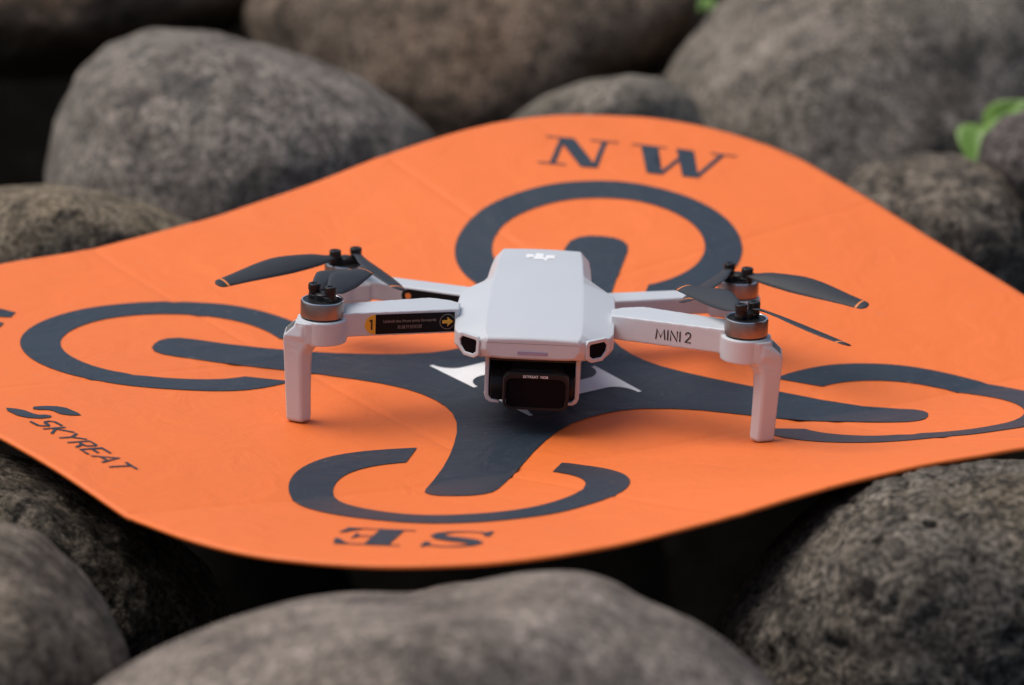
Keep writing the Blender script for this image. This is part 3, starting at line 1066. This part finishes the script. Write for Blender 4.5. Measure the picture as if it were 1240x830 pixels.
def arm_rear(s):
    mir = s < 0
    beam = [(16, 90), (27, 89), (78, 106.5), (80, 116), (74, 117.5), (30, 104), (16, 103)]
    a = fused('rear_arm', [solid(beam, 22.5, 30.6), solid(circle(86, 113, 10.0, 36), 20.5, 29.0), solid([(74, 104.5), (84, 104), (84, 121), (74, 118)], 21.0, 29.2)], M['shell'], voxel=0.55, it=8, mirror=mir)
    vs, fs = [], []
    ax = Vector((51, 17.5, 0)).normalized()
    nr = Vector((ax.y, -ax.x, 0))

    def f(p):
        q = Vector((27, 89, 0)) + ax * p[0] + nr * p[2]
        return (s * q.x, q.y, p[1])
    if s > 0:
        return a
    prism_data([(3, 23.4), (32, 23.4)] + circle(32, 26.5, 3.1, 14, -85, 85) + [(32, 29.6), (3, 29.6)], -0.3, 0.16, vs, fs, f)
    dpart('sticker_band', vs, fs, M['stick_black'], a)
    fv, ff = flat([circle(32, 26.5, 1.4, 20)])
    dpart('sticker_dot', [f((p.x, p.y, 0.20)) for p in fv], ff, M['tip'], a)
    return a


arm_rear(-1)
arm_rear(1)


# --- motors and folding propellers
def motor(c, z0):
    vs, fs = [], []
    lathe_data([(8.3, -0.2), (8.6, 0), (9.0, 0.35), (9.0, 6.3), (8.8, 6.75)], vs, fs, (c[0], c[1], z0 + 0.7), 48)
    b = dpart('motor', vs, fs, M['bell'], sharp=30)
    vs, fs = [], []
    lathe_data([(8.5, -0.9), (8.5, 0.55)], vs, fs, (c[0], c[1], z0), 40)
    dpart('motor_base', vs, fs, M['black'], b)
    nn = 48
    vs = []
    for r_, z in ((8.82, 6.7), (8.7, 7.05), (8.1, 7.05), (7.9, 6.8)):
        vs += [(c[0] + r_ * math.cos(2 * math.pi * i / nn), c[1] + r_ * math.sin(2 * math.pi * i / nn), z0 + 0.7 + z) for i in range(nn)]
    fs = [[k * nn + i, k * nn + (i + 1) % nn, (k + 1) * nn + (i + 1) % nn, (k + 1) * nn + i] for k in range(3) for i in range(nn)]
    dpart('motor_rim', vs, fs, M['rim'], b)
    vs, fs = [], []
    lathe_data([(7.95, 6.76), (7.9, 6.9), (3.5, 6.95)], vs, fs, (c[0], c[1], z0 + 0.7), 40)
    dpart('motor_cap', vs, fs, M['black'], b)


def blade(parent, root, tip, sgn, cmax=14.0, tw0=30.0, tw1=14.0):
    root, tip = Vector(root), Vector(tip)
    ax = (tip - root)
    L = ax.length
    ax.normalize()
    sd0 = ax.cross(Vector((0, 0, 1))).normalized()
    up0 = sd0.cross(ax).normalized()
    nu, nv = 24, 6
    vs, fs, mi = [], [], []
    sp = [0, .03, .07, .11, .16, .21, .27, .33, .40, .47, .54, .61, .68, .75, .81, .86, .90, .925, .94, .965, .982, .992, 1.0]
    for side in (1, -1):
        for t in sp:
            if t < 0.11:
                ch = 4.6 + (t / 0.11) ** 2 * 2.2
            else:
                q = (t - 0.11) / 0.89
                ch = 6.8 + (cmax - 6.8) * math.sin(math.pi * min(1, q * 1.7) / 2) - (cmax - 5.2) * max(0, q - 0.34) ** 1.15 * 1.45
            if t > 0.965:
                ch *= 1 - ((t - 0.965) / 0.035) ** 2 * 0.55
            tw = R(tw0 + (tw1 - tw0) * min(1, t * 1.25)) * sgn * min(1, t / 0.14)
            sd = sd0 * math.cos(tw) + up0 * math.sin(tw)
            up = sd.cross(ax).normalized()
            for j in range(nv + 1):
                q = j / nv - 0.5
                p = root + ax * (L * t) + sd * (ch * (q + 0.14 * sgn * math.sin(math.pi * t)))
                th = 0.45 * (1 - (2 * q) ** 2) + 0.10
                p += up * (0.05 * ch * (1 - (2 * q) ** 2) + side * th * (1 - 0.5 * t)) + Vector((0, 0, -1.2 * t * t))
                vs.append(tuple(p))
    m = len(sp) * (nv + 1)
    for side in (0, 1):
        for i in range(len(sp) - 1):
            for j in range(nv):
                a = side * m + i * (nv + 1) + j
                fs.append([a, a + 1, a + nv + 2, a + nv + 1])
                mi.append(1 if 0.924 < sp[i] < 0.93 else 0)
    for i in range(len(sp) - 1):
        for j in (0, nv):
            a = i * (nv + 1) + j
            fs.append([a, a + nv + 1, a + nv + 1 + m, a + m])
            mi.append(1 if 0.924 < sp[i] < 0.93 else 0)
    for i in (0, len(sp) - 1):
        for j in range(nv):
            a = i * (nv + 1) + j
            fs.append([a, a + 1, a + 1 + m, a + m])
            mi.append(0)
    o = pydata('blade', mmv(vs), fs, [M['blade'], M['tip']], parent)
    for p, k in zip(o.data.polygons, mi):
        p.material_index = k
    return o


def propeller(c, zt, posts, tips, sgn):
    """zt = top of the motor; posts = where the two blade hinges stand; tips = where the blades end"""
    vs, fs = [], []
    (ax_, ay_), (bx_, by_) = posts
    L = math.hypot(bx_ - ax_, by_ - ay_)
    dx, dy = (bx_ - ax_) / L, (by_ - ay_) / L
    pl = []
    for a in range(-90, 91, 15):
        pl.append((bx_ + 2.5 * (dx * math.cos(R(a)) - dy * math.sin(R(a))), by_ + 2.5 * (dy * math.cos(R(a)) + dx * math.sin(R(a)))))
    for a in range(90, 271, 15):
        pl.append((ax_ + 2.5 * (dx * math.cos(R(a)) - dy * math.sin(R(a))), ay_ + 2.5 * (dy * math.cos(R(a)) + dx * math.sin(R(a)))))
    prism_data(pl, zt - 0.2, zt + 1.9, vs, fs)
    hub = dpart('propeller', vs, fs, M['black'], bev=0.3, seg=2)
    vs, fs = [], []
    lathe_data([(3.4, -0.3), (3.4, 2.4), (2.6, 3.0)], vs, fs, (c[0], c[1], zt), 24)
    dpart('hub_cap', vs, fs, M['black'], hub)
    for (px, py), tp in zip(posts, tips):
        vs, fs = [], []
        lathe_data([(2.3, 1.6), (2.35, 3.6), (2.6, 3.8), (2.6, 5.9), (2.3, 6.3), (1.3, 6.3), (1.2, 6.0)], vs, fs, (px, py, zt), 24)
        dpart('hinge_post', vs, fs, M['black'], hub, sharp=35)
        blade(hub, (px, py, zt + 3.4), tp, sgn)


motor((-87, 3), 43.4)
motor((87, 3), 43.4)
motor((-86, 113), 28.8)
motor((86, 113), 28.8)
propeller((-87, 3), 51.0, ((-90.6, 5.0), (-83.6, 0.8)), ((-76, 54, 50.6), (-71.5, 50, 52.4)), -1)
propeller((87, 3), 51.0, ((84.4, 0.6), (89.8, 5.4)), ((59.5, 48, 51.5), (127, -36, 53.5)), 1)
propeller((-86, 113), 36.4, ((-90.2, 110.4), (-81.6, 116.0)), ((-137.5, 68, 38.0), (-58.5, 68, 39)), 1)
propeller((86, 113), 36.4, ((82.0, 116.8), (89.6, 109.8)), ((62, 68, 39), (140.5, 76, 38.2)), -1)
